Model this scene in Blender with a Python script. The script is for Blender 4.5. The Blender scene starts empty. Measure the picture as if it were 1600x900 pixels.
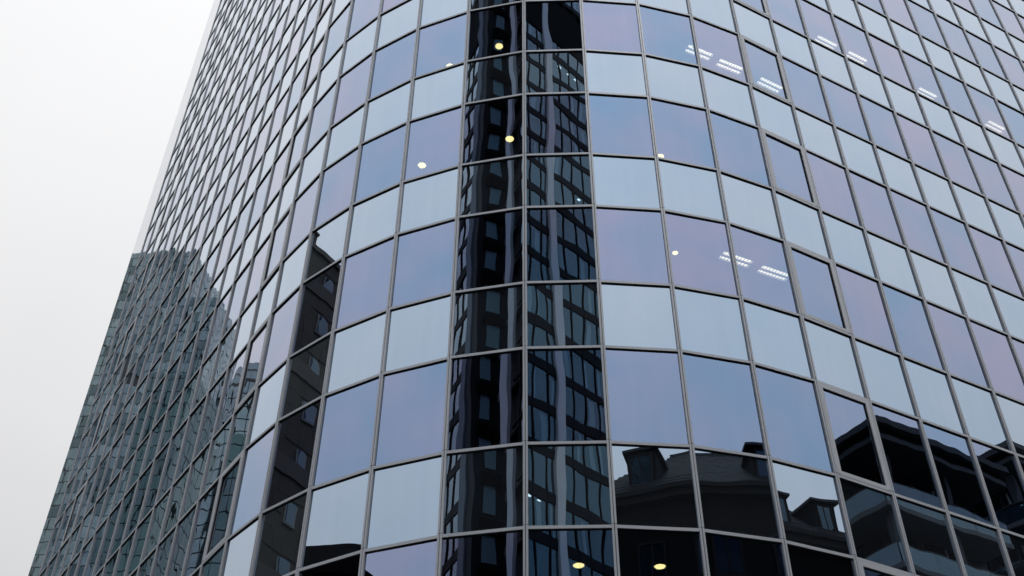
import bpy, math, random
from mathutils import Vector, Matrix, Euler
R = math.radians
random.seed(11)
SC = bpy.context.scene
COL = SC.collection

# ------------------------------------------------------------------ camera
CAM_Z = 1.65
F_PX, PITCH, ROLL = 1707.0, 41.445, 0.4086
cam_data = bpy.data.cameras.new('camera')
cam_data.sensor_width = 36.0
cam_data.lens = 36.0 * F_PX / 1600.0
cam_data.clip_start = 0.1
cam_data.clip_end = 6000
cam = bpy.data.objects.new('camera', cam_data)
COL.objects.link(cam)
cam.matrix_world = Matrix.Translation((0, 0, CAM_Z)) @ Matrix.Rotation(R(90 + PITCH), 4, 'X') @ Matrix.Rotation(R(ROLL), 4, 'Z')
SC.camera = cam

# ------------------------------------------------------------------ world: overcast sky
SUN_EL, SUN_AZ = 70.0, 150.0          # azimuth clockwise from +Y
world = bpy.data.worlds.new('World')
SC.world = world
world.use_nodes = True
wn, wl = world.node_tree.nodes, world.node_tree.links
wn.clear()
w_out = wn.new('ShaderNodeOutputWorld')
w_bg = wn.new('ShaderNodeBackground')
w_bg.inputs['Strength'].default_value = 0.1
sky = wn.new('ShaderNodeTexSky')
sky.sky_type = 'NISHITA'
sky.sun_disc = False
sky.sun_elevation = R(SUN_EL)
sky.sun_rotation = R(SUN_AZ)
sky.air_density = 1.0
sky.dust_density = 4.0
tc = wn.new('ShaderNodeTexCoord')
sep = wn.new('ShaderNodeSeparateXYZ')
wl.new(tc.outputs['Generated'], sep.inputs[0])
def wmath(op, a, b=None, c=None):
    n = wn.new('ShaderNodeMath'); n.operation = op
    for i, v in enumerate((a, b, c)):
        if v is None: continue
        if isinstance(v, (int, float)): n.inputs[i].default_value = v
        else: wl.new(v, n.inputs[i])
    return n.outputs[0]
zc_ = wmath('MAXIMUM', sep.outputs[2], 0.0)
cie = wmath('MULTIPLY_ADD', zc_, 0.66, 0.34)           # overcast: zenith brighter than horizon
cn = wn.new('ShaderNodeTexNoise')
cn.inputs['Scale'].default_value = 2.2
cn.inputs['Detail'].default_value = 5
cn.inputs['Roughness'].default_value = 0.55
wl.new(tc.outputs['Generated'], cn.inputs['Vector'])
cl = wmath('MULTIPLY_ADD', cn.outputs['Fac'], 0.16, 0.92)
lum = wmath('MULTIPLY', wmath('MULTIPLY', cie, cl), 11.9)
cc = wn.new('ShaderNodeCombineColor')
wl.new(lum, cc.inputs[0]); wl.new(wmath('MULTIPLY', lum, 1.0), cc.inputs[1]); wl.new(wmath('MULTIPLY', lum, 1.005), cc.inputs[2])
wmix = wn.new('ShaderNodeMix'); wmix.data_type = 'RGBA'
wmix.inputs[0].default_value = 0.94
wl.new(sky.outputs[0], wmix.inputs[6]); wl.new(cc.outputs[0], wmix.inputs[7])
wl.new(wmix.outputs[2], w_bg.inputs['Color'])
wl.new(w_bg.outputs[0], w_out.inputs[0])

# ------------------------------------------------------------------ sun behind the cloud
sd = bpy.data.lights.new('sun', 'SUN')
sd.energy = 0.8
sd.angle = R(20)
sd.color = (1.0, 0.985, 0.97)
sun = bpy.data.objects.new('sun', sd)
COL.objects.link(sun)
sdir = Vector((math.sin(R(SUN_AZ)) * math.cos(R(SUN_EL)), math.cos(R(SUN_AZ)) * math.cos(R(SUN_EL)), math.sin(R(SUN_EL))))
sun.rotation_euler = (-sdir).to_track_quat('-Z', 'Y').to_euler()
sun.location = (0, 0, 300)

SC.view_settings.view_transform = 'Standard'
SC.view_settings.look = 'None'
SC.view_settings.exposure = 0.0
SC.view_settings.gamma = 1.0
SC.view_settings.use_curve_mapping = False
SC.cycles.max_bounces = 10
SC.cycles.glossy_bounces = 6
SC.cycles.transparent_max_bounces = 16
SC.cycles.caustics_reflective = False
SC.cycles.caustics_refractive = False

# ------------------------------------------------------------------ materials
MATS = {}
class NT:
    """small helper around a node tree"""
    def __init__(s, name):
        s.m = bpy.data.materials.new(name); s.m.use_nodes = True
        s.n = s.m.node_tree.nodes; s.l = s.m.node_tree.links; s.n.clear()
        s.out = s.n.new('ShaderNodeOutputMaterial')
    def new(s, t, **kw):
        nd = s.n.new(t)
        for k, v in kw.items(): nd.inputs[k].default_value = v
        return nd
    def math(s, op, a, b=None, c=None):
        nd = s.n.new('ShaderNodeMath'); nd.operation = op
        for i, v in enumerate((a, b, c)):
            if v is None: continue
            if isinstance(v, (int, float)): nd.inputs[i].default_value = v
            else: s.l.new(v, nd.inputs[i])
        return nd.outputs[0]
    def mix(s, f, a, b):
        nd = s.n.new('ShaderNodeMix'); nd.data_type = 'RGBA'
        for i, v in ((0, f), (6, a), (7, b)):
            if isinstance(v, (int, float)): nd.inputs[i].default_value = v
            elif isinstance(v, tuple): nd.inputs[i].default_value = (*v, 1)
            else: s.l.new(v, nd.inputs[i])
        return nd.outputs[2]
    def noise(s, scale, detail=3, vec=None, stretch=None):
        nd = s.new('ShaderNodeTexNoise', Scale=scale, Detail=detail)
        if vec is None:
            g = s.n.new('ShaderNodeNewGeometry'); vec = g.outputs['Position']
        if stretch:
            mp = s.n.new('ShaderNodeMapping'); mp.inputs['Scale'].default_value = stretch
            s.l.new(vec, mp.inputs[0]); vec = mp.outputs[0]
        s.l.new(vec, nd.inputs['Vector'])
        return nd.outputs['Fac']
    def bump(s, h, dist, strength=1.0):
        b = s.new('ShaderNodeBump', Strength=strength, Distance=dist)
        s.l.new(h, b.inputs['Height'])
        return b.outputs[0]

def principled(name, col, rough=0.6, metal=0.0, var=0.12, scale=1.5, bump=0.0, spec=0.5, stretch=None, fine=None):
    t = NT(name)
    p = t.new('ShaderNodeBsdfPrincipled', Roughness=rough, Metallic=metal)
    p.inputs['Specular IOR Level'].default_value = spec
    n = t.noise(scale, 5, stretch=stretch)
    a = tuple(c * (1 - var) for c in col); b = tuple(min(1, c * (1 + var)) for c in col)
    t.l.new(t.mix(n, a, b), p.inputs['Base Color'])
    if bump:
        t.l.new(t.bump(t.noise(fine or scale * 12, 4), bump), p.inputs['Normal'])
    t.l.new(p.outputs[0], t.out.inputs[0])
    MATS[name] = t.m
    return t.m

def emission(name, col, strength):
    t = NT(name)
    e = t.new('ShaderNodeEmission', Strength=strength); e.inputs[0].default_value = (*col, 1)
    t.l.new(e.outputs[0], t.out.inputs[0])
    MATS[name] = t.m

def coated_glass(name, tint_a, tint_b, trans, wave, power=4.0, back=None):
    """solar-control glass: coloured mirror coating that turns white towards grazing angles"""
    t = NT(name)
    geo = t.n.new('ShaderNodeNewGeometry')
    oi = t.n.new('ShaderNodeObjectInfo')
    rnd = t.n.new('ShaderNodeVectorMath'); rnd.operation = 'SCALE'
    cmb = t.n.new('ShaderNodeCombineXYZ')
    t.l.new(oi.outputs['Random'], cmb.inputs[0]); t.l.new(oi.outputs['Random'], cmb.inputs[2])
    t.l.new(cmb.outputs[0], rnd.inputs[0]); rnd.inputs['Scale'].default_value = 60
    add = t.n.new('ShaderNodeVectorMath'); add.operation = 'ADD'
    t.l.new(geo.outputs['Position'], add.inputs[0]); t.l.new(rnd.outputs[0], add.inputs[1])
    v = add.outputs[0]
    # roller waves and the pillow of the sealed unit
    h1 = t.noise(0.75, 1.0, v, (1, 1, 0.8))
    h2 = t.noise(2.6, 0.0, v, (1, 1, 0.55))
    h = t.math('MULTIPLY_ADD', h2, 0.14, h1)
    nrm = t.bump(h, wave)
    lw = t.new('ShaderNodeLayerWeight', Blend=0.5)
    t.l.new(nrm, lw.inputs['Normal'])
    s5 = t.math('POWER', lw.outputs['Facing'], power)
    # coating colour differs a little from pane to pane and across each pane
    var = t.math('MULTIPLY_ADD', t.noise(0.5, 2, v), 1.7, -0.63)
    wn_ = t.n.new('ShaderNodeTexWhiteNoise'); wn_.noise_dimensions = '1D'
    t.l.new(oi.outputs['Random'], wn_.inputs['W'])
    f = t.math('MULTIPLY_ADD', wn_.outputs['Value'], 0.62, var)
    f.node.use_clamp = True
    tint = t.mix(f, tint_a, tint_b)
    streak = t.noise(5.0, 3, v, (1, 1, 0.06))
    dirt = t.math('MULTIPLY_ADD', streak, 0.08, 0.96)
    dm = t.n.new('ShaderNodeVectorMath'); dm.operation = 'SCALE'
    t.l.new(tint, dm.inputs[0]); t.l.new(dirt, dm.inputs['Scale'])
    gcol = t.mix(s5, dm.outputs[0], (0.97, 0.97, 0.98))
    gl = t.new('ShaderNodeBsdfGlossy', Roughness=0.0)
    t.l.new(gcol, gl.inputs['Color']); t.l.new(nrm, gl.inputs['Normal'])
    sh = t.n.new('ShaderNodeAddShader')
    t.l.new(gl.outputs[0], sh.inputs[0])
    inv = t.math('SUBTRACT', 1.0, s5)
    if trans:
        tr = t.n.new('ShaderNodeBsdfTransparent')
        t.l.new(t.mix(inv, (0, 0, 0), trans), tr.inputs[0])
        t.l.new(tr.outputs[0], sh.inputs[1])
    else:
        df = t.n.new('ShaderNodeBsdfDiffuse')
        df.inputs[0].default_value = (*back, 1)
        t.l.new(df.outputs[0], sh.inputs[1])
    t.l.new(sh.outputs[0], t.out.inputs[0])
    MATS[name] = t.m

coated_glass('vision_glass', (0.185, 0.31, 0.49), (0.315, 0.335, 0.49), (0.20, 0.20, 0.175), 0.0032)
coated_glass('spandrel_glass', (0.35, 0.465, 0.605), (0.41, 0.50, 0.615), None, 0.003, back=(0.012, 0.014, 0.018))
coated_glass('dark_tower_glass', (0.04, 0.085, 0.105), (0.055, 0.10, 0.125), (0.46, 0.54, 0.56), 0.003)
coated_glass('teal_glass', (0.12, 0.17, 0.195), (0.23, 0.285, 0.305), None, 0.004, back=(0.045, 0.065, 0.07))
coated_glass('deep_green_glass', (0.06, 0.10, 0.11), (0.08, 0.13, 0.135), None, 0.004, back=(0.012, 0.028, 0.028))
coated_glass('house_glass', (0.05, 0.08, 0.10), (0.08, 0.105, 0.13), None, 0.004, back=(0.005, 0.008, 0.011))
coated_glass('balustrade_glass', (0.07, 0.11, 0.13), (0.10, 0.14, 0.16), None, 0.003, back=(0.012, 0.022, 0.026))
coated_glass('dark_teal_pane', (0.07, 0.105, 0.12), (0.10, 0.14, 0.155), None, 0.004, back=(0.015, 0.025, 0.03))  # darker of two glass kinds, scattered at random over the far towers
coated_glass('dim_glass', (0.015, 0.02, 0.026), (0.022, 0.028, 0.034), None, 0.004, power=6, back=(0.004, 0.005, 0.006))
coated_glass('edge_glass', (0.46, 0.485, 0.52), (0.50, 0.52, 0.55), None, 0.002, back=(0.03, 0.03, 0.03))
coated_glass('stair_glass', (0.13, 0.21, 0.28), (0.16, 0.24, 0.31), None, 0.003, back=(0.22, 0.37, 0.46))
t = NT('clear_back'); tb = t.n.new('ShaderNodeBsdfTransparent'); t.l.new(tb.outputs[0], t.out.inputs[0]); MATS['clear_back'] = t.m
principled('aluminium', (0.67, 0.72, 0.80), 0.42, 0.1, 0.10, 0.9, 0.0004, fine=60)
principled('sash_aluminium', (0.70, 0.745, 0.82), 0.42, 0.05, 0.08, 0.9)
principled('gasket', (0.012, 0.012, 0.014), 0.6)
principled('slab_paint', (0.10, 0.10, 0.10), 0.8)
principled('core_paint', (0.035, 0.035, 0.038), 0.9)
principled('rear_cladding', (0.28, 0.29, 0.31), 0.5)
principled('plinth_stone', (0.16, 0.155, 0.15), 0.6, scale=4, bump=0.003)
emission('warm_lamp', (1.0, 0.88, 0.42), 5.2)
emission('white_lamp', (1.0, 0.96, 0.84), 3.6)
principled('lamp_housing', (0.6, 0.6, 0.6), 0.5)
principled('white_ceramic', (0.8, 0.8, 0.78), 0.3)
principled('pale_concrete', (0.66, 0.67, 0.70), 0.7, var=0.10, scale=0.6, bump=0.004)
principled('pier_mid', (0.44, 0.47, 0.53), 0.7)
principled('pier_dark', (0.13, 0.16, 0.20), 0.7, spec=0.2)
principled('dark_panel', (0.008, 0.010, 0.013), 0.7, spec=0.1)
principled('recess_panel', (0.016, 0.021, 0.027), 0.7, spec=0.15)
principled('curtain', (0.66, 0.69, 0.72), 0.9)
principled('room_dark', (0.02, 0.022, 0.026), 0.9)
principled('slate', (0.013, 0.0145, 0.017), 0.8, var=0.45, scale=3.5, bump=0.006, spec=0.08)
principled('dark_stone', (0.022, 0.021, 0.02), 0.9, spec=0.05, var=0.25, scale=0.8, bump=0.01)  # stone and trim: shade of the unlit street side put into the base colour
principled('dark_trim', (0.035, 0.034, 0.034), 0.85, spec=0.1, var=0.2)
principled('zinc', (0.07, 0.074, 0.08), 0.6, 0.1, spec=0.2)
principled('brown_stone', (0.062, 0.056, 0.046), 0.85, var=0.3, scale=0.9, bump=0.012)
principled('brown_band', (0.095, 0.086, 0.075), 0.85, var=0.2)
principled('window_white', (0.26, 0.27, 0.26), 0.7)
principled('bitumen', (0.008, 0.008, 0.009), 0.9, spec=0.05)
principled('fascia_grey', (0.06, 0.066, 0.075), 0.7, spec=0.2)
principled('balcony_slab', (0.12, 0.13, 0.14), 0.7, spec=0.2)
principled('teal_joint', (0.02, 0.03, 0.032), 0.6)
principled('asphalt', (0.05, 0.05, 0.052), 0.9, var=0.25, scale=2, bump=0.004)
principled('paving', (0.16, 0.155, 0.15), 0.85, var=0.2, scale=1.5, bump=0.003)
principled('kerb_stone', (0.24, 0.235, 0.225), 0.8)
principled('city_ground', (0.09, 0.09, 0.088), 0.95, var=0.2, scale=0.05)
principled('paint_white', (0.75, 0.75, 0.73), 0.7, var=0.15, scale=6)

# ------------------------------------------------------------------ mesh helpers
def mesh_from(name, verts, faces, mats, fm=None):
    me = bpy.data.meshes.new(name)
    me.from_pydata([tuple(v) for v in verts], [], faces)
    for m in mats: me.materials.append(MATS[m])
    if fm: me.polygons.foreach_set('material_index', fm)
    me.update()
    return me

class MB:
    def __init__(s): s.v = []; s.f = []; s.m = []
    def box(s, x0, x1, y0, y1, z0, z1, m=0, mats6=None, M=None):
        b = len(s.v)
        c = [(x0, y0, z0), (x1, y0, z0), (x1, y1, z0), (x0, y1, z0), (x0, y0, z1), (x1, y0, z1), (x1, y1, z1), (x0, y1, z1)]
        if M is not None: c = [M @ Vector(p) for p in c]
        s.v += c
        # faces: -y, +x, +y, -x, bottom, top
        s.f += [(b, b+1, b+5, b+4), (b+1, b+2, b+6, b+5), (b+2, b+3, b+7, b+6), (b+3, b, b+4, b+7), (b+3, b+2, b+1, b), (b+4, b+5, b+6, b+7)]
        s.m += list(mats6) if mats6 else [m] * 6
        return s
    def prism(s, poly, z0, z1, m=0):
        b = len(s.v); n = len(poly)
        s.v += [(x, y, z0) for x, y in poly] + [(x, y, z1) for x, y in poly]
        s.f += [tuple(range(b + n - 1, b - 1, -1)), tuple(range(b + n, b + 2 * n))]
        s.f += [(b + i, b + (i + 1) % n, b + n + (i + 1) % n, b + n + i) for i in range(n)]
        s.m += [m] * (n + 2)
        return s
    def poly(s, pts, m=0):
        b = len(s.v); s.v += [tuple(p) for p in pts]; s.f.append(tuple(range(b, b + len(pts)))); s.m.append(m); return s
    def mesh(s, name, mats): return mesh_from(name, s.v, s.f, mats, s.m)
    def build(s, name, mats, parent=None, loc=(0, 0, 0), rz=0.0, kind=None):
        if isinstance(mats, str): mats = [mats]
        return link(name, s.mesh(name, mats), parent, loc, rz, kind)

def link(name, me, parent=None, loc=(0, 0, 0), rz=0.0, kind=None):
    o = bpy.data.objects.new(name, me)
    COL.objects.link(o)
    o.parent = parent
    o.location = loc
    if rz: o.rotation_euler = (0, 0, rz)
    if kind: o['kind'] = kind
    return o

def thing(name, label, cat, loc=(0, 0, 0), rz=0.0, group=None):
    o = link(name, None, None, loc, rz)
    o['label'] = label; o['category'] = cat
    if group: o['group'] = group
    return o

def tag(o, label, cat, group=None):
    o['label'] = label; o['category'] = cat
    if group: o['group'] = group
    return o

# ------------------------------------------------------------------ ground
g = MB().poly([(-2500, -2500, 0), (2500, -2500, 0), (2500, 2500, 0), (-2500, 2500, 0)])
g.build('ground', 'city_ground', kind='structure')
MB().poly([(-24, -4, 0.004), (6, -5, 0.004), (34, 9, 0.004), (34, 25, 0.004), (8, 11.6, 0.004), (-8, 12, 0.004), (-24, 38, 0.004)]).build('road', 'asphalt', kind='structure')

# ------------------------------------------------------------------ the glass tower
PLAN = {-6: (-6.038, 19.774), -5: (-5.362, 18.771), -4: (-4.543, 17.763), -3: (-3.544, 16.916), -2: (-2.385, 16.219), -1: (-1.115, 15.714),
        0: (0.244, 15.414), 1: (1.635, 15.356), 2: (3.019, 15.458), 3: (4.373, 15.798), 4: (5.636, 16.331), 5: (6.778, 16.945)}
CR, CL, MR, ML = 27.95, 56.0, 18, -23
for k in range(6, MR + 1):
    PLAN[k] = (6.778 + 1.285 * (k - 5) * math.cos(R(CR)), 16.945 + 1.285 * (k - 5) * math.sin(R(CR)))
for k in range(6, -ML + 1):
    PLAN[-k] = (-5.362 - 1.21 * (k - 5) * math.cos(R(CL)), 18.771 + 1.21 * (k - 5) * math.sin(R(CL)))
TALL, STOREY = 2.0296, 3.6
Z0 = 8.5585 + CAM_Z
def rz_(r):
    k, o = divmod(r, 2)
    return Z0 + k * STOREY + (STOREY - TALL) * o
RMIN, RMAX = -5, 36
TOP = rz_(RMAX)
def vec(k): return Vector((*PLAN[k], 0))
TB = Vector((2.0, 30.0, 0.0))
tower = thing('glass_office_tower', 'tall curved corner office tower with blue reflective glass grid and grey aluminium frames', 'building', TB)

# image projection, only to find which pieces show largest
mw = cam.matrix_world.inverted()
def proj(p):
    q = mw @ p
    if q.z > -0.1: return None
    return (800 + F_PX * q.x / -q.z, 450 - F_PX * q.y / -q.z)
def shown(pts):
    s = [proj(p) for p in pts]
    if None in s: return 0.0
    cx = sum(a for a, b in s) / 4; cy = sum(b for a, b in s) / 4
    if not (-40 < cx < 1640 and -40 < cy < 940): return 0.0
    return abs(sum(s[i][0] * s[(i + 1) % 4][1] - s[(i + 1) % 4][0] * s[i][1] for i in range(4))) / 2

cells = []
for k in range(ML + 2, MR):
    A, B = vec(k), vec(k + 1)
    e = (B - A); w = e.length; e.normalize(); n = Vector((e.y, -e.x, 0))
    for r in range(RMIN, RMAX):
        z0, z1 = rz_(r), rz_(r + 1)
        area = shown([A + Vector((0, 0, z0)), B + Vector((0, 0, z0)), B + Vector((0, 0, z1)), A + Vector((0, 0, z1))])
        cells.append(dict(k=k, r=r, A=A, e=e, n=n, w=w, z0=z0, z1=z1, area=area, vis=(r % 2 == 1)))
MULL, TRAN = 0.080, 0.056
def pane_unit(mats, front_only):
    b = MB().box(-0.5, 0.5, 0.0, 0.026, -0.5, 0.5, mats6=(0, 1, 2, 1, 1, 1))
    return b.mesh('pane', mats)
vis_me = pane_unit(['vision_glass', 'gasket', 'clear_back'], True)
spa_me = pane_unit(['spandrel_glass', 'gasket', 'gasket'], True)
def pane_matrix(c, tilt):
    W, H = c['w'] - MULL + 0.014, c['z1'] - c['z0'] - TRAN + 0.014
    P = c['A'] + c['e'] * (c['w'] / 2) + Vector((0, 0, (c['z0'] + c['z1']) / 2))
    ang = math.atan2(c['e'].y, c['e'].x)
    rot = Matrix.Rotation(ang + (random.gauss(0, R(tilt))), 4, 'Z') @ Matrix.Rotation(random.gauss(0, R(tilt)), 4, 'X')
    return Matrix.Translation(P) @ rot @ Matrix.Diagonal((W, 1, H, 1))
for vis, me, nm, mats in ((True, vis_me, 'window_pane', ['vision_glass', 'gasket', 'clear_back']), (False, spa_me, 'spandrel_pane', ['spandrel_glass', 'gasket', 'gasket'])):
    lst = sorted([c for c in cells if c['vis'] == vis], key=lambda c: -c['area'])
    rest = MB()
    for i, c in enumerate(lst):
        Mx = pane_matrix(c, 0.07)
        if i < 300:
            o = link(nm, me, tower)
            o.matrix_local = Matrix.Translation(-TB) @ Mx
        else:
            rest.box(-0.5, 0.5, 0.0, 0.026, -0.5, 0.5, mats6=(0, 1, 2, 1, 1, 1), M=Matrix.Translation(-TB) @ Mx)
    rest.build(nm + '_field', mats, tower, kind='stuff')
# transoms
tr_me = MB().box(-0.5, 0.5, -0.034, 0.05, -TRAN / 2, TRAN / 2).box(-0.5, 0.5, -0.029, 0.05, -TRAN / 2 - 0.010, -TRAN / 2 - 0.0005, 1).mesh('transom', ['aluminium', 'gasket'])  # black gasket strip also draws the bar's shaded underside
lines = sorted([c for c in cells], key=lambda c: -c['area'])
rest = MB()
for i, c in enumerate(lines):
    P = c['A'] + c['e'] * (c['w'] / 2) + Vector((0, 0, c['z0'])) - TB
    Mx = Matrix.Translation(P) @ Matrix.Rotation(math.atan2(c['e'].y, c['e'].x), 4, 'Z') @ Matrix.Diagonal((c['w'] - MULL + 0.004, 1, 1, 1))
    if i < 300:
        link('transom', tr_me, tower).matrix_local = Mx
    else:
        rest.box(-0.5, 0.5, -0.034, 0.05, -TRAN / 2, TRAN / 2, M=Mx)
rest.build('transom_field', ['aluminium'], tower, kind='stuff')
# mullions: two aluminium profiles with a dark groove between them
mm = MB()
ZB = rz_(RMIN) - 0.1
h = MULL / 2
mm.box(-h, -0.006, -0.038, 0.06, 0, TOP - ZB).box(0.006, h, -0.038, 0.06, 0, TOP - ZB).box(-0.006, 0.006, -0.020, 0.05, 0, TOP - ZB, 1)
for r in range(RMIN, RMAX):
    zj = rz_(r) - ZB + 0.045
    mm.box(-h - 0.0005, h + 0.0005, -0.0386, 0.0, zj, zj + 0.006, 1)
mull_me = mm.mesh('mullion', ['aluminium', 'gasket'])
for k in range(ML + 2, MR + 1):
    a = vec(k) - vec(k - 1); b = (vec(k + 1) - vec(k)) if k < MR else a
    d = (a.normalized() + b.normalized()).normalized()
    o = link('mullion', mull_me, tower, vec(k) + Vector((0, 0, ZB)) - TB, math.atan2(d.y, d.x))
# opening windows: a second frame inside the grid
for k in (4, -6, -19):
    c = next(c for c in cells if c['k'] == k and c['vis'])
    W, H = c['w'] - MULL, TALL - TRAN
    s = MB(); fw = 0.085
    x, z = W / 2 - 0.004, H / 2 - 0.004
    s.box(-x, x, -0.038, -0.004, -z, -z + fw).box(-x, x, -0.038, -0.004, z - fw, z)
    s.box(-x, -x + fw, -0.038, -0.004, -z + fw, z - fw).box(x - fw, x, -0.038, -0.004, -z + fw, z - fw)
    for bx in (-x + 0.03, x - 0.03):
        s.box(bx - 0.012, bx + 0.012, -0.046, -0.038, -z + 0.02, -z + 0.044)
    g_ = 0.014
    s.box(-x + fw, x - fw, -0.016, -0.004, -z + fw, -z + fw + g_, 1).box(-x + fw, x - fw, -0.016, -0.004, z - fw - g_, z - fw, 1)
    s.box(-x + fw, -x + fw + g_, -0.016, -0.004, -z + fw + g_, z - fw - g_, 1).box(x - fw - g_, x - fw, -0.016, -0.004, -z + fw + g_, z - fw - g_, 1)
    me = s.mesh('opening_sash', ['sash_aluminium', 'gasket'])
    for c in cells:
        if c['k'] == k and c['vis'] and c['r'] > -4:
            P = c['A'] + c['e'] * (c['w'] / 2) + Vector((0, 0, (c['z0'] + c['z1']) / 2)) - TB
            link('opening_sash', me, tower, P, math.atan2(c['e'].y, c['e'].x))
# smooth edge strip that closes the far end
A, B = vec(ML), vec(ML + 2)
e = (B - A); w = e.length - 0.05
for r in range(RMIN, RMAX, 2):
    zz0, zz1 = rz_(r) + 0.004, rz_(r + 2) - 0.004
    s = MB().box(0, w, 0.0, 0.05, 0, zz1 - zz0)
    s.build('edge_panel', ['edge_glass'], tower, A + Vector((0, 0, zz0)) - TB, math.atan2(e.y, e.x))
# slabs, core, rear wall
def inset(d):
    out = []
    ks = list(range(ML, MR + 1))
    for k in ks:
        a = (vec(k) - vec(k - 1)) if k > ML else (vec(k + 1) - vec(k))
        b = (vec(k + 1) - vec(k)) if k < MR else a
        t_ = (a.normalized() + b.normalized()).normalized()
        p = vec(k) + Vector((-t_.y, t_.x, 0)) * d
        out.append((p.x, p.y))
    return out
LB, RB = (2.5, 49.0), (8.5, 46.3)
front = inset(0.16)
foot = front[::-1] + [LB, RB]
foot_l = [(x - TB.x, y - TB.y) for x, y in foot][::-1]
for r in range(RMIN + 1, RMAX + 1, 2):
    MB().prism(foot_l, rz_(r) + 0.045, rz_(r + 1) - 0.045).build('floor_slab', 'slab_paint', tower)
core = [(-8, 34), (0, 24.5), (6, 24.5), (16, 29.5), (8, 43), (3, 45)]
MB().prism([(x - TB.x, y - TB.y) for x, y in core], 0, TOP).build('core_wall', 'core_paint', tower)
rw = MB()
pts = [PLAN[ML], LB, RB, PLAN[MR]]
for (x0, y0), (x1, y1) in zip(pts, pts[1:]):
    d = Vector((x1 - x0, y1 - y0, 0)); Lg = d.length
    Mx = Matrix.Translation((x0 - TB.x, y0 - TB.y, 0)) @ Matrix.Rotation(math.atan2(d.y, d.x), 4, 'Z')
    rw.box(0.03, Lg - 0.03, -0.25, -0.02, 0.0, TOP, M=Mx)
rw.build('rear_wall', 'rear_cladding', tower)
MB().prism([(x - TB.x, y - TB.y) for x, y in (inset(-0.05)[::-1] + [LB, RB])][::-1], TOP + 0.05, TOP + 1.0).build('roof_parapet', 'aluminium', tower)
MB().prism([(x - TB.x, y - TB.y) for x, y in (inset(0.02)[::-1] + [LB, RB])][::-1], 0.0, ZB - 0.002).build('plinth', 'plinth_stone', tower)
# pavement round the tower with a kerb
def strip(d0, d1, z0, z1, name, mat):
    a, b = inset(d0), inset(d1)
    MB().prism((a + b[::-1])[::-1], z0, z1).build(name, mat, kind='structure')
strip(-3.0, 0.03, 0.006, 0.12, 'pavement', 'paving')
strip(-3.15, -3.004, 0.006, 0.125, 'kerb', 'kerb_stone')

# ------------------------------------------------------------------ lamps seen through the glass
def lathe(profile, seg=20):
    v, f = [], []
    for r, z in profile:
        v += [(r * math.cos(2 * math.pi * i / seg), r * math.sin(2 * math.pi * i / seg), z) for i in range(seg)]
    for j in range(len(profile) - 1):
        for i in range(seg):
            f.append((j * seg + i, j * seg + (i + 1) % seg, (j + 1) * seg + (i + 1) % seg, (j + 1) * seg + i))
    f.append(tuple(range(seg - 1, -1, -1))); f.append(tuple((len(profile) - 1) * seg + i for i in range(seg)))
    return v, f
ring_v, ring_f = lathe([(0.115, 0.0), (0.15, 0.0), (0.15, 0.05), (0.115, 0.05)])
ring_me = mesh_from('trim_ring', ring_v, ring_f[:-2], ['lamp_housing'])
lens_v, lens_f = lathe([(0.06, -0.012), (0.10, -0.004), (0.114, 0.012), (0.114, 0.04)])
lens_me = mesh_from('lens', lens_v, lens_f, ['warm_lamp'])
down = [
    (-0.37, 16.73, 8, 'yellow round downlight in the dark pane near the top edge'),
    (-0.08, 16.70, 6, 'yellow round downlight in the dark pane left of the central mullion, second from top'),
    (-2.16, 17.54, 6, 'pale round downlight in the blue pane just left of the dark panes'),
    (-1.64, 17.37, 8, 'round downlight half hidden behind the transom at upper left of the dark panes'),
    (3.46, 17.22, 6, 'round downlight peeping above a transom right of the dark panes'),
    (3.42, 16.69, 4, 'small round downlight beside a mullion in the second purple pane right of the dark panes'),
    (1.14, 16.63, 0, 'cream round downlight in the lowest dark pane right of the central mullion'),
    (2.49, 16.65, 0, 'cream round downlight in the black pane under the mirrored dormer roof'),
]
for x, y, r, lab in down:
    z = rz_(r) + 0.045 - 0.052
    small = 0.55 if lab.startswith('small') else 0.85
    o = thing('ceiling_downlight', lab, 'ceiling light', (x, y, z), 0, 'round downlights behind the glass')
    link('trim_ring', ring_me, o); link('lens', lens_me, o)
    o.scale = (small, small, 1)
HL = 0.36
s = MB().box(-HL, HL, -0.12, 0.12, 0.03, 0.07)
s.box(-HL - 0.02, -HL, -0.12, 0.12, -0.02, 0.07).box(HL, HL + 0.02, -0.12, 0.12, -0.02, 0.07)
s.box(-HL - 0.02, HL + 0.02, -0.14, -0.12, -0.02, 0.07).box(-HL - 0.02, HL + 0.02, 0.12, 0.14, -0.02, 0.07)
hous_me = s.mesh('housing', ['lamp_housing'])
tube_me = MB().box(-HL + 0.02, HL - 0.02, -0.030, 0.030, 0.0, 0.025).mesh('lamp_tube', ['white_lamp'])
s = MB()
for i in range(9):
    xx = -HL + 0.04 + i * (2 * HL - 0.08) / 8
    s.box(xx - 0.003, xx + 0.003, -0.115, 0.115, -0.018, -0.001)
s.box(-HL, HL, -0.025, 0.025, -0.0195, -0.002)
louv_me = s.mesh('louvre', ['lamp_housing'])
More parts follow.
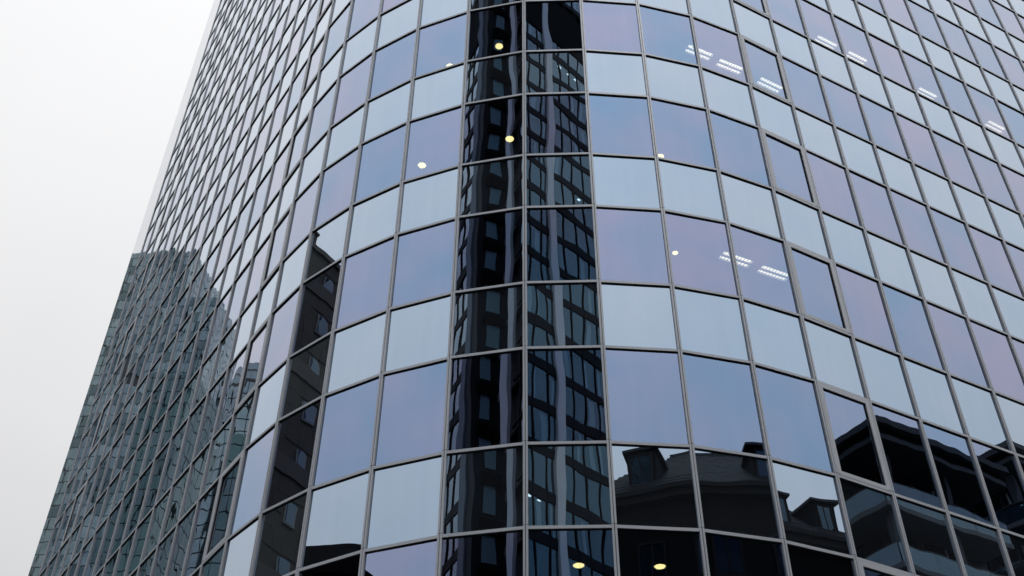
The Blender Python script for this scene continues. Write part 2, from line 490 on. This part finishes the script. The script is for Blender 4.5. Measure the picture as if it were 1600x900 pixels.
louv = [
    (4.72, 16.86, 8, 24, 'louvred ceiling light cut by the mullion, first of the row at upper right'),
    (5.57, 17.29, 8, 24, 'louvred ceiling light in full view, second of the row at upper right'),
    (6.71, 17.88, 8, 28, 'louvred ceiling light behind the framed opening window near the top'),
    (4.72, 16.85, 4, 24, 'louvred ceiling light by the mullion in the middle row of windows'),
    (5.60, 17.27, 4, 24, 'dimmer louvred ceiling light beside the framed opening window, middle row'),
    (9.11, 19.13, 10, 28, 'long louvred ceiling light high up right of the curved corner'),
    (10.13, 19.67, 10, 28, 'short louvred ceiling light high up, next to a long one'),
    (12.58, 20.98, 10, 28, 'single louvred ceiling light high on the flat right facade'),
    (15.1, 22.25, 10, 28, 'faint louvred ceiling light close to the right edge of the facade'),
]
for x, y, r, hd, lab in louv:
    o = thing('louvre_ceiling_light', lab, 'ceiling light', (x, y, rz_(r) + 0.045 - 0.072), R(hd), 'louvred lights behind the glass')
    link('housing', hous_me, o)
    link('lamp_tube', tube_me, o, (0, -0.062, 0)); link('lamp_tube', tube_me, o, (0, 0.062, 0))
    link('louvre', louv_me, o)
fv, ff = lathe([(0.03, 0), (0.034, 0.01), (0.018, 0.03), (0.026, 0.07), (0.022, 0.12), (0.012, 0.15), (0.02, 0.17), (0.02, 0.19), (0.008, 0.205)], 12)
tag(link('figurine', mesh_from('figurine', fv, ff, ['white_ceramic']), None, (2.02, 15.47, rz_(1) + 0.036)), 'small white figurine standing on the sill behind a blue pane', 'figurine')

# ------------------------------------------------------------------ dark office tower across the street (seen mirrored)
DW, DD, DH, ST = 36.0, 30.0, 118.0, 3.6
dt = thing('dark_office_tower', 'dark blue glass high-rise with pale piers mirrored in the two black pane columns', 'building', (-14.3, -19.5, 0), R(-48.0))
MB().box(0.5, DW, -DD, -11.4, 0, DH).box(3.2, DW, -11.4, -0.5, 0, DH).box(0.5, 3.2, -5.2, -0.5, 0, DH).build('core', 'room_dark', dt)
MECH0, MECH1 = 92.8, 99.8
def zband(i): return 40.0 + ST * i
bands = [i for i in range(-10, 21)]
for i in bands:
    z = zband(i)
    MB().box(0.0, DW, -0.12, 0.03, z - 0.42, z + 0.42).build('spandrel_band', 'dark_panel', dt)
    MB().box(-0.03, 0.12, -DD, -13.5, z - 0.42, z + 0.42).build('spandrel_band', 'dark_panel', dt)
    MB().box(-0.03, 0.12, -3.8, -0.15, z - 0.06, z + 0.06).build('spandrel_band', 'dark_panel', dt)
    # floor plates
    MB().box(0.1, DW - 0.1, -6, -0.13, z - 0.3, z + 0.3).build('floor_plate', 'room_dark', dt)
for x0 in (3.5, 11.6, 19.7, 27.8, 35.1):
    MB().box(x0, x0 + 0.78, -0.1, 0.22, 0, DH + 1).build('pier', 'pale_concrete', dt)
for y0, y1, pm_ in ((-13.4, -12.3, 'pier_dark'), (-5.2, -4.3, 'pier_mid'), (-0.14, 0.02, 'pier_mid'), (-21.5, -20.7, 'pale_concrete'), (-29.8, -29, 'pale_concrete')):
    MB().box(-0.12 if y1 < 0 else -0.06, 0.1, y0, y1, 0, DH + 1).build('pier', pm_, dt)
# recessed stair bay on the side face with one small window to a storey
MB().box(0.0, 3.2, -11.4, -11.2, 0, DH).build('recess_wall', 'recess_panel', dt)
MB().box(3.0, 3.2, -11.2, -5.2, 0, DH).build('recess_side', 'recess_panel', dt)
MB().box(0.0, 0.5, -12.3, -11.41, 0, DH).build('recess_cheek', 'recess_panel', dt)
wf = MB().box(-0.46, 0.46, -0.02, 0.05, -1.05, 1.05, mats6=(1, 1, 0, 1, 1, 1)).mesh('stair_window', ['stair_glass', 'dark_panel'])
sp = MB().box(-0.75, 0.85, -0.02, 0.22, 0, 1.05).mesh('stair_spandrel', ['bitumen'])
for i in bands:
    link('stair_window', wf, dt, (1.15, -11.2, zband(i) + 2.9))
    link('stair_spandrel', sp, dt, (1.15, -11.2, zband(i) + 0.35))
# glazing: panes with dark mullions between, curtains in some rooms
pw = 1.35
pane_r = MB().box(0.03, pw - 0.03, -0.02, 0.0, 0.0, ST - 0.86, mats6=(1, 1, 0, 1, 1, 1)).mesh('tower_pane', ['dark_tower_glass', 'dark_panel'])
pane_l = MB().box(0.0, 0.02, -pw + 0.03, -0.03, 0.0, ST - 0.86, mats6=(1, 1, 1, 0, 1, 1)).mesh('tower_pane', ['dark_tower_glass', 'dark_panel'])
for me in (pane_r, pane_l):
    me.materials[1] = MATS['clear_back']
cur_me = [MB().box(0, wdt, -0.02, 0.0, 0, ST - 1.0).mesh('curtain', ['curtain']) for wdt in (0.35, 0.5, 0.3)]
rest_r, rest_l, mul_r, mul_l = MB(), MB(), MB(), MB()
for i in bands:
    z = zband(i) + 0.43
    if MECH0 - 1.5 < z < MECH1 - 1: continue
    for j in range(int(DW / pw)):
        x = j * pw
        if 13.0 < x < 27.5 and 28 < z < 105:
            link('tower_pane', pane_r, dt, (x, -0.04, z))
            if random.random() < 0.42:
                link('curtain', random.choice(cur_me), dt, (x + random.choice((0.08, 0.5, 0.8)), -0.22, z + 0.05))
        else:
            rest_r.box(x + 0.03, x + pw - 0.03, -0.06, -0.04, z, z + ST - 0.86, mats6=(1, 1, 0, 1, 1, 1))
    for j in range(int(DD / pw)):
        y = -j * pw
        if -13.5 < y - pw and y < -3.9 or y - pw < -DD or (y > -13.4 and y - pw < -3.9): continue
        if y > -20.5 and 28 < z < 105:
            link('tower_pane', pane_l, dt, (0.04, y, z))
            if random.random() < 0.3 and y < -13.4:
                o = link('curtain', random.choice(cur_me), dt, (0.22, y - 0.2, z + 0.05), -math.pi / 2)
        else:
            rest_l.box(0.04, 0.06, y - pw + 0.03, y - 0.03, z, z + ST - 0.86, mats6=(1, 1, 1, 0, 1, 1))
rest_r.build('tower_pane_field', ['dark_tower_glass', 'clear_back'], dt, kind='stuff')
rest_l.build('tower_pane_field', ['dark_tower_glass', 'clear_back'], dt, kind='stuff')
for j in range(int(DW / pw) + 1):
    MB().box(j * pw - 0.035, j * pw + 0.035, -0.08, 0.05, 0, DH).build('tower_mullion', 'dark_panel', dt)
for j in range(int(DD / pw) + 1):
    if j * pw > 13.4 or j * pw < 3.9:
        MB().box(-0.05, 0.08, -j * pw - 0.03, -j * pw + 0.03, 0, DH).build('tower_mullion', 'dark_panel', dt)
MB().box(0.0, DW, -0.3, 0.06, MECH0, MECH1).build('plant_louvre', 'bitumen', dt)
MB().box(-0.06, 0.3, -DD, -12.4, MECH0, MECH1).build('plant_louvre', 'bitumen', dt)
MB().box(-0.1, DW + 0.1, -DD, 0.1, DH, DH + 1.2).build('parapet', 'pale_concrete', dt)
tl = MB().box(-0.6, 0.6, -0.16, 0.16, -0.03, 0.0).mesh('ceiling_lamp', ['white_lamp'])
for x, i in ((21.9, 13), (23.1, 13), (24.2, 13), (17.4, -1), (18.4, -1), (24.0, 8)):
    link('ceiling_lamp', tl, dt, (x, -0.9, zband(i + 1) - 0.32), R(random.uniform(60, 90)))

# ------------------------------------------------------------------ old slate-roofed row
ow = thing('old_row_house', 'old dark stone building with slate roof and dormers mirrored in the lower panes', 'building', (12.85, -12.9, 0), R(28.5))
X0, X1, EZ, RZ, DEP = -6.5, 29.5, 28.9, 34.0, 11.0
MB().box(X0, X1, -DEP, 0, 0, EZ - 0.6).build('wall', 'dark_stone', ow)
MB().box(X0 - 0.3, X1 + 0.3, -DEP - 0.3, 0.45, EZ - 0.6, EZ - 0.25).box(X0 - 0.45, X1 + 0.45, -DEP - 0.45, 0.62, EZ - 0.247, EZ).build('cornice', 'dark_trim', ow)
rf = MB()
a, b, c, d = (X0 - 0.3, 0.45, EZ + 0.003), (X1 + 0.3, 0.45, EZ + 0.003), (X1 + 0.3, -DEP - 0.3, EZ + 0.003), (X0 - 0.3, -DEP - 0.3, EZ + 0.003)
e1, e2 = (X0 + 4.8, -5.2, RZ), (X1 - 1.5, -5.2, RZ)
rf.poly([a, b, e2, e1]).poly([b, c, e2]).poly([c, d, e1, e2]).poly([d, a, e1]).poly([d, c, b, a])
roof = rf.build('roof', 'slate', ow)
# courses of slate, each course a thin lapped board of slates
run, rise = 5.65, RZ - EZ
pitch = math.atan2(rise, run)
ncs = 17
for i in range(ncs):
    f0 = i / ncs
    x0, x1 = X0 - 0.3 + 5.1 * f0 + 0.05, X1 + 0.3 - 1.8 * f0 - 0.05
    L = math.hypot(run, rise) / ncs
    m_ = MB()
    x = x0 + random.uniform(0, .2)
    while x < x1 - 0.15:
        wv = min(random.uniform(0.42, 0.62), x1 - x)
        m_.box(x, x + wv - 0.012, -L * 1.12, 0.0, 0.012 + random.uniform(0, .012), 0.03 + random.uniform(0, .015))
        x += wv
    o = m_.build('slate_course', 'slate', ow, (0, 0.45 - run * f0, EZ + rise * f0 + 0.015))
    o.rotation_euler = (-pitch, 0, 0)
MB().box(X0 + 4.6, X1 - 1.4, -5.32, -5.08, RZ - 0.04, RZ + 0.12).build('ridge_cap', 'zinc', ow)
for xs in (X0, X1 - 12):
    MB().box(xs, xs + 11.5, 0.35, 0.38, EZ + 0.25, EZ + 0.29).box(xs, xs + 11.5, 0.30, 0.33, EZ + 0.42, EZ + 0.46).build('snow_rail', 'zinc', ow)
dm = MB().box(-0.66, 0.66, -3.0, 0.0, -0.1, 1.95).mesh('dormer', ['slate'])
dr = MB().box(-0.86, 0.86, -3.3, 0.2, 1.953, 2.10).mesh('dormer_roof', ['zinc'])
dw = MB().box(-0.42, 0.42, 0.004, 0.03, 0.25, 1.72).mesh('dormer_window', ['house_glass'])
df_ = MB().box(-0.52, -0.42, 0.002, 0.06, 0.15, 1.82).box(0.42, 0.52, 0.002, 0.06, 0.15, 1.82).box(-0.42, 0.42, 0.002, 0.06, 0.15, 0.25).box(-0.42, 0.42, 0.002, 0.06, 1.72, 1.82).box(-0.03, 0.03, 0.032, 0.055, 0.25, 1.72).mesh('dormer_frame', ['dark_trim'])
for x in (-2.5, 3.2, 8.6, 14.2, 19.8, 25.4, 28.2):
    d_ = link('dormer', dm, ow, (x, -0.6, EZ + 0.75))
    link('dormer_roof', dr, d_); link('dormer_window', dw, d_); link('dormer_frame', df_, d_)
for x, y in ((6.0, -5.6), (17.0, -5.0), (24.2, -3.6)):
    ch = MB().box(x - 0.7, x + 0.7, y - 0.45, y + 0.45, RZ - 1.5, RZ + 1.1).box(x - 0.8, x + 0.8, y - 0.55, y + 0.55, RZ + 1.103, RZ + 1.25).build('chimney', 'brown_stone', ow)
w_me = MB().box(-0.55, 0.55, 0.004, 0.03, 0, 1.9).mesh('window', ['dim_glass'])
wfm = MB().box(-0.68, -0.55, 0.002, 0.09, -0.1, 2.05).box(0.55, 0.68, 0.002, 0.09, -0.1, 2.05).box(-0.55, 0.55, 0.002, 0.09, 1.9, 2.05).box(-0.8, 0.8, 0.002, 0.2, -0.22, -0.1).box(-0.04, 0.04, 0.032, 0.07, 0, 1.9).mesh('window_frame', ['dark_trim'])
for fl in range(7):
    for j in range(13):
        if fl < 3: continue
        w_ = link('window', w_me, ow, (X0 + 1.6 + j * 2.75, 0.0, 2.2 + fl * 3.7))
        link('window_frame', wfm, w_)
    MB().box(X0 - 0.06, X1 + 0.06, -0.1, 0.1, 1.2 + fl * 3.7, 1.4 + fl * 3.7).build('string_course', 'dark_trim', ow)

# ------------------------------------------------------------------ apartment houses with glass balconies
def apartment(name, label, loc, hd, W, D, H, fl_h, nfl, over):
    ap = thing(name, label, 'building', loc, R(hd), 'balcony houses along the side street')
    MB().box(1.8, W, -D, -1.8, 0, H - 0.5).build('wall', 'recess_panel', ap)
    MB().box(-over, W + over, -D - over, over, H - 0.38, H).build('roof_slab', 'fascia_grey', ap)
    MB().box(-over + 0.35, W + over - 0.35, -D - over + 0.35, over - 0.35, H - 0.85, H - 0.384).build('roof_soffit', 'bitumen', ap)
    MB().box(-over + 0.2, W + over - 0.2, -D, over - 0.2, H - 1.15, H - 0.854).build('roof_fascia', 'fascia_grey', ap)
    MB().box(2.5, W - 2, -D + 2, -3.5, H + 0.003, H + 0.22).build('roof_kerb', 'bitumen', ap)
    for i in range(nfl):
        z = H - 1.15 - fl_h * (i + 1)
        if z < 2: break
        MB().box(-0.1, W, -D, 0.1, z - 0.28, z).build('balcony_slab', 'balcony_slab', ap)
        x = 0.0
        while x < W - 0.4:
            x2 = min(x + 1.9, W)
            MB().box(x + 0.02, x2 - 0.02, 0.02, 0.045, z + 0.03, z + 1.08).build('balustrade_pane', 'balustrade_glass', ap)
            x = x2
        y = 0.0
        while y > -D + 0.4:
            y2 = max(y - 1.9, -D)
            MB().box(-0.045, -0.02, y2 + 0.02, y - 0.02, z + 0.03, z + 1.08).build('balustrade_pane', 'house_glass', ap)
            y = y2
        MB().box(-0.06, W, 0.0, 0.06, z + 1.083, z + 1.13).box(-0.06, 0.0, -D, 0.0, z + 1.083, z + 1.13).build('handrail', 'zinc', ap)
        for k in range(int((W - 2) / 1.6)):
            p = MB().box(1.95 + k * 1.6, 3.3 + k * 1.6, -1.8, -1.72, z + 0.05, z + fl_h - 0.4).build('window', 'house_glass', ap)
            MB().box(1.85 + k * 1.6, 1.95 + k * 1.6, -1.82, -1.66, z + 0.02, z + fl_h - 0.35).build('frame', 'fascia_grey' if k % 2 else 'curtain', p)
        for k in range(int((D - 3) / 1.8)):
            p = MB().box(1.72, 1.8, -3.6 - k * 1.8, -2.1 - k * 1.8, z + 0.05, z + fl_h - 0.4).build('window', 'house_glass', ap)
            MB().box(1.66, 1.82, -2.1 - k * 1.8, -2.0 - k * 1.8, z + 0.02, z + fl_h - 0.35).build('frame', 'fascia_grey', p)
        for xx in (0.3, W * 0.55):
            MB().box(xx, xx + 0.3, -0.6, -0.3, z, z + fl_h - 0.3).build('balcony_post', 'fascia_grey', ap)
    return ap
apartment('balcony_apartment_house', 'dark apartment house with wide eaves and glass balconies mirrored low on the right facade', (38.1, 10.2, 0), 26.5, 8.2, 9, 33.6, 3.3, 5, 0.7)
apartment('balcony_apartment_house', 'second balcony house cut by the right picture edge, mirrored behind the first', (51.9, 14.3, 0), 20.0, 16, 12, 38.2, 3.4, 5, 0.8)

# ------------------------------------------------------------------ brown stone block with small windows
br = thing('brown_stone_block', 'tall brown stone building with small pale-framed windows mirrored in one dark column at left', 'building', (-31.4, 19.96, 0), R(221.3))
BW0, BW1, BH = -1.6, 7.0, 43.4
MB().box(BW0, BW1, -10, 0, 0, BH).build('wall', 'brown_stone', br)
MB().box(BW0 - 0.12, BW1 + 0.12, -10, 0.14, BH, BH + 0.35).build('parapet', 'brown_band', br)
MB().box(-1.3, 0.55, -2.2, -0.1, BH + 0.353, BH + 1.3).box(-1.4, 0.62, -2.3, 0.0, BH + 1.303, BH + 1.45).build('chimney', 'brown_stone', br)
# ashlar blocks, courses and arched windows
blk = MB()
bmes = [MB().box(0.01, wv - 0.01, 0.0, 0.03, 0.012, 0.94).mesh('stone_block', ['brown_stone']) for wv in (1.0, 1.3, 0.8)]
wv_l = (1.0, 1.3, 0.8)
wins = [24.0 + 2.85 * i for i in range(-2, 7)]
for i in range(19, 45):
    z = i * 0.95 + 0.6
    if z + 0.95 > BH: break
    if i % 6 == 0:
        MB().box(BW0, BW1, 0.0, 0.09, z + 0.02, z + 0.93).build('string_band', 'brown_band', br); continue
    x = BW0 - random.uniform(0, 0.4) + 0.4
    while x < BW1 - 0.3:
        j = random.randrange(3)
        if x + wv_l[j] > BW1: break
        if not any(abs(z + 0.47 - (wz + 0.55)) < 1.0 and x < xq + 0.45 and x + wv_l[j] > xq - 0.45 for wz in wins for xq in (1.67, 4.3)):
            link('stone_block', bmes[j], br, (x, 0, z))
        x += wv_l[j]
def arch(w, h, rise, d0, d1):
    pts = [(-w, 0), (w, 0)] + [(w * math.cos(a_), h + rise * math.sin(a_)) for a_ in [math.pi * i / 8 for i in range(9)]]
    m_ = MB(); n = len(pts)
    m_.v += [(x, d0, z) for x, z in pts] + [(x, d1, z) for x, z in pts]
    m_.f += [tuple(range(n)), tuple(range(2 * n - 1, n - 1, -1))] + [(i, n + i, n + (i + 1) % n, (i + 1) % n) for i in range(n)]
    m_.m += [0] * len(m_.f)
    return m_
wfr = arch(0.40, 1.02, 0.15, 0.0, 0.06).mesh('window_frame', ['window_white'])
wgl = arch(0.32, 0.98, 0.12, 0.064, 0.07).mesh('glazing', ['house_glass'])
for wz in wins:
    for xq in (1.67, 4.3):
        f_ = link('window', wfr, br, (xq, 0, wz)); link('glazing', wgl, f_, (0, 0, 0.07))

# ------------------------------------------------------------------ dark halls with barrel roofs
def barrel(label, loc, hd, rad, zt, L):
    hl = thing('barrel_roof_hall', label, 'building', loc, R(hd), 'barrel-roofed halls')
    zs = zt - rad * 0.42
    MB().box(-rad, rad, -L, 0, 0, zs).build('wall', 'recess_panel', hl)
    v, f = [], []
    for i in range(25):
        a_ = math.pi * i / 24
        for y in (0.25, -L):
            v.append((rad * 1.03 * math.cos(a_), y, zs + rad * 0.42 * math.sin(a_)))
    f = [(2 * i, 2 * i + 1, 2 * i + 3, 2 * i + 2) for i in range(24)] + [tuple(range(0, 50, 2)), tuple(range(49, 0, -2))]
    link('barrel_roof', mesh_from('barrel_roof', v, f, ['bitumen']), hl)
    MB().box(-rad * 0.8, rad * 0.8, 0.003, 0.05, zs - 3.4, zs - 0.6).build('clerestory', 'house_glass', hl)
barrel('black hall with a rounded roof mirrored at the foot of the left curve', (-37.2, 4.2, 0), -71, 4.6, 29.75, 12)
barrel('smaller black round-roofed hall mirrored in the lowest blue pane', (-31.2, -5.2, 0), -54, 1.9, 28.2, 8)

# ------------------------------------------------------------------ far glass high-rises
def highrise(name, label, cx, cy, hd, W, D, H, fh, pwid, glass, crown=None, rough_top=0):
    hr = thing(name, label, 'building', (cx, cy, 0), R(hd), 'far glass high-rises')
    MB().box(-W / 2 + 0.25, W / 2 - 0.25, -D, -0.25, 0, H - 0.3).build('core', 'teal_joint', hr)
    pm = MB()
    zf = 40.0
    MB().box(-W / 2, W / 2, -D - 0.02, 0, 0, zf - 0.2).build('lower_floors', glass, hr)
    while zf < H:
        top = min(zf + fh - 0.22, H + random.uniform(-rough_top, rough_top))
        x = -W / 2
        while x < W / 2 - 0.05:
            x2 = min(x + pwid, W / 2)
            o_ = random.uniform(-0.03, 0.03)
            if not (crown and crown(x, zf)):
                pm.box(x + 0.09, x2 - 0.09, -0.25, o_, zf, top, int(random.random() < 0.32))
            x = x2
        y = 0.0
        while y > -D + 0.05:
            y2 = max(y - pwid, -D)
            pm.box(-W / 2 - random.uniform(-0.03, 0.03), -W / 2 + 0.25, y2 + 0.09, y - 0.09, zf, top)
            pm.box(W / 2 - 0.25, W / 2 + random.uniform(-0.03, 0.03), y2 + 0.09, y - 0.09, zf, top)
            y = y2
        zf += fh
    pm.build('glass_panel_field', [glass, 'dark_teal_pane'], hr, kind='stuff')
    return hr
def notch(x, z): return 178 < z < 187 and -1.5 < x < 5.5 and not (0.5 < x < 2 and z > 182)
highrise('glass_high_rise', 'tall pale teal glass high-rise mirrored at the left end of the facade', -174.0, 197.0, -106, 23.5, 26, 229, 3.4, 2.2, 'teal_glass', notch)
highrise('glass_high_rise', 'stepped blue-grey high-rise wing mirrored beside the tall teal one', -178.6, 181.3, -108, 12, 20, 209, 3.4, 1.6, 'teal_glass', None, 2.0)
highrise('glass_high_rise', 'dark green high-rise mirrored in front of the pale teal one', -134.0, 141.6, -102, 9.6, 16, 140, 3.4, 1.5, 'deep_green_glass')
# round one
rt = thing('round_glass_tower', 'round teal glass tower with domed top mirrored low on the left facade', 'building', (-166.4, 145.0, 0), 0, 'far glass high-rises')
v, f = lathe([(7.4, 0), (7.4, 156), (6.6, 159.5), (4.2, 161.2), (0.5, 161.8)], 40)
link('core', mesh_from('core', v, f, ['teal_joint']), rt)
pm = MB()
zf = 60.0
while zf < 160:
    rr = 7.6 if zf < 154 else (7.2 if zf < 157 else 6.2)
    for i in range(26):
        a0 = 2 * math.pi * i / 26
        pm.box(-0.84, 0.84, 0, 0.12, zf, zf + 3.1, M=Matrix.Rotation(a0, 4, 'Z') @ Matrix.Translation((0, rr, 0)))
    zf += 3.4
pm.build('glass_panel_field', 'teal_glass', rt, kind='stuff')
highrise('glass_high_rise', 'low deep green block mirrored in front of the round tower', -118.0, 106.0, -112, 7.0, 12, 106, 3.2, 1.5, 'deep_green_glass')
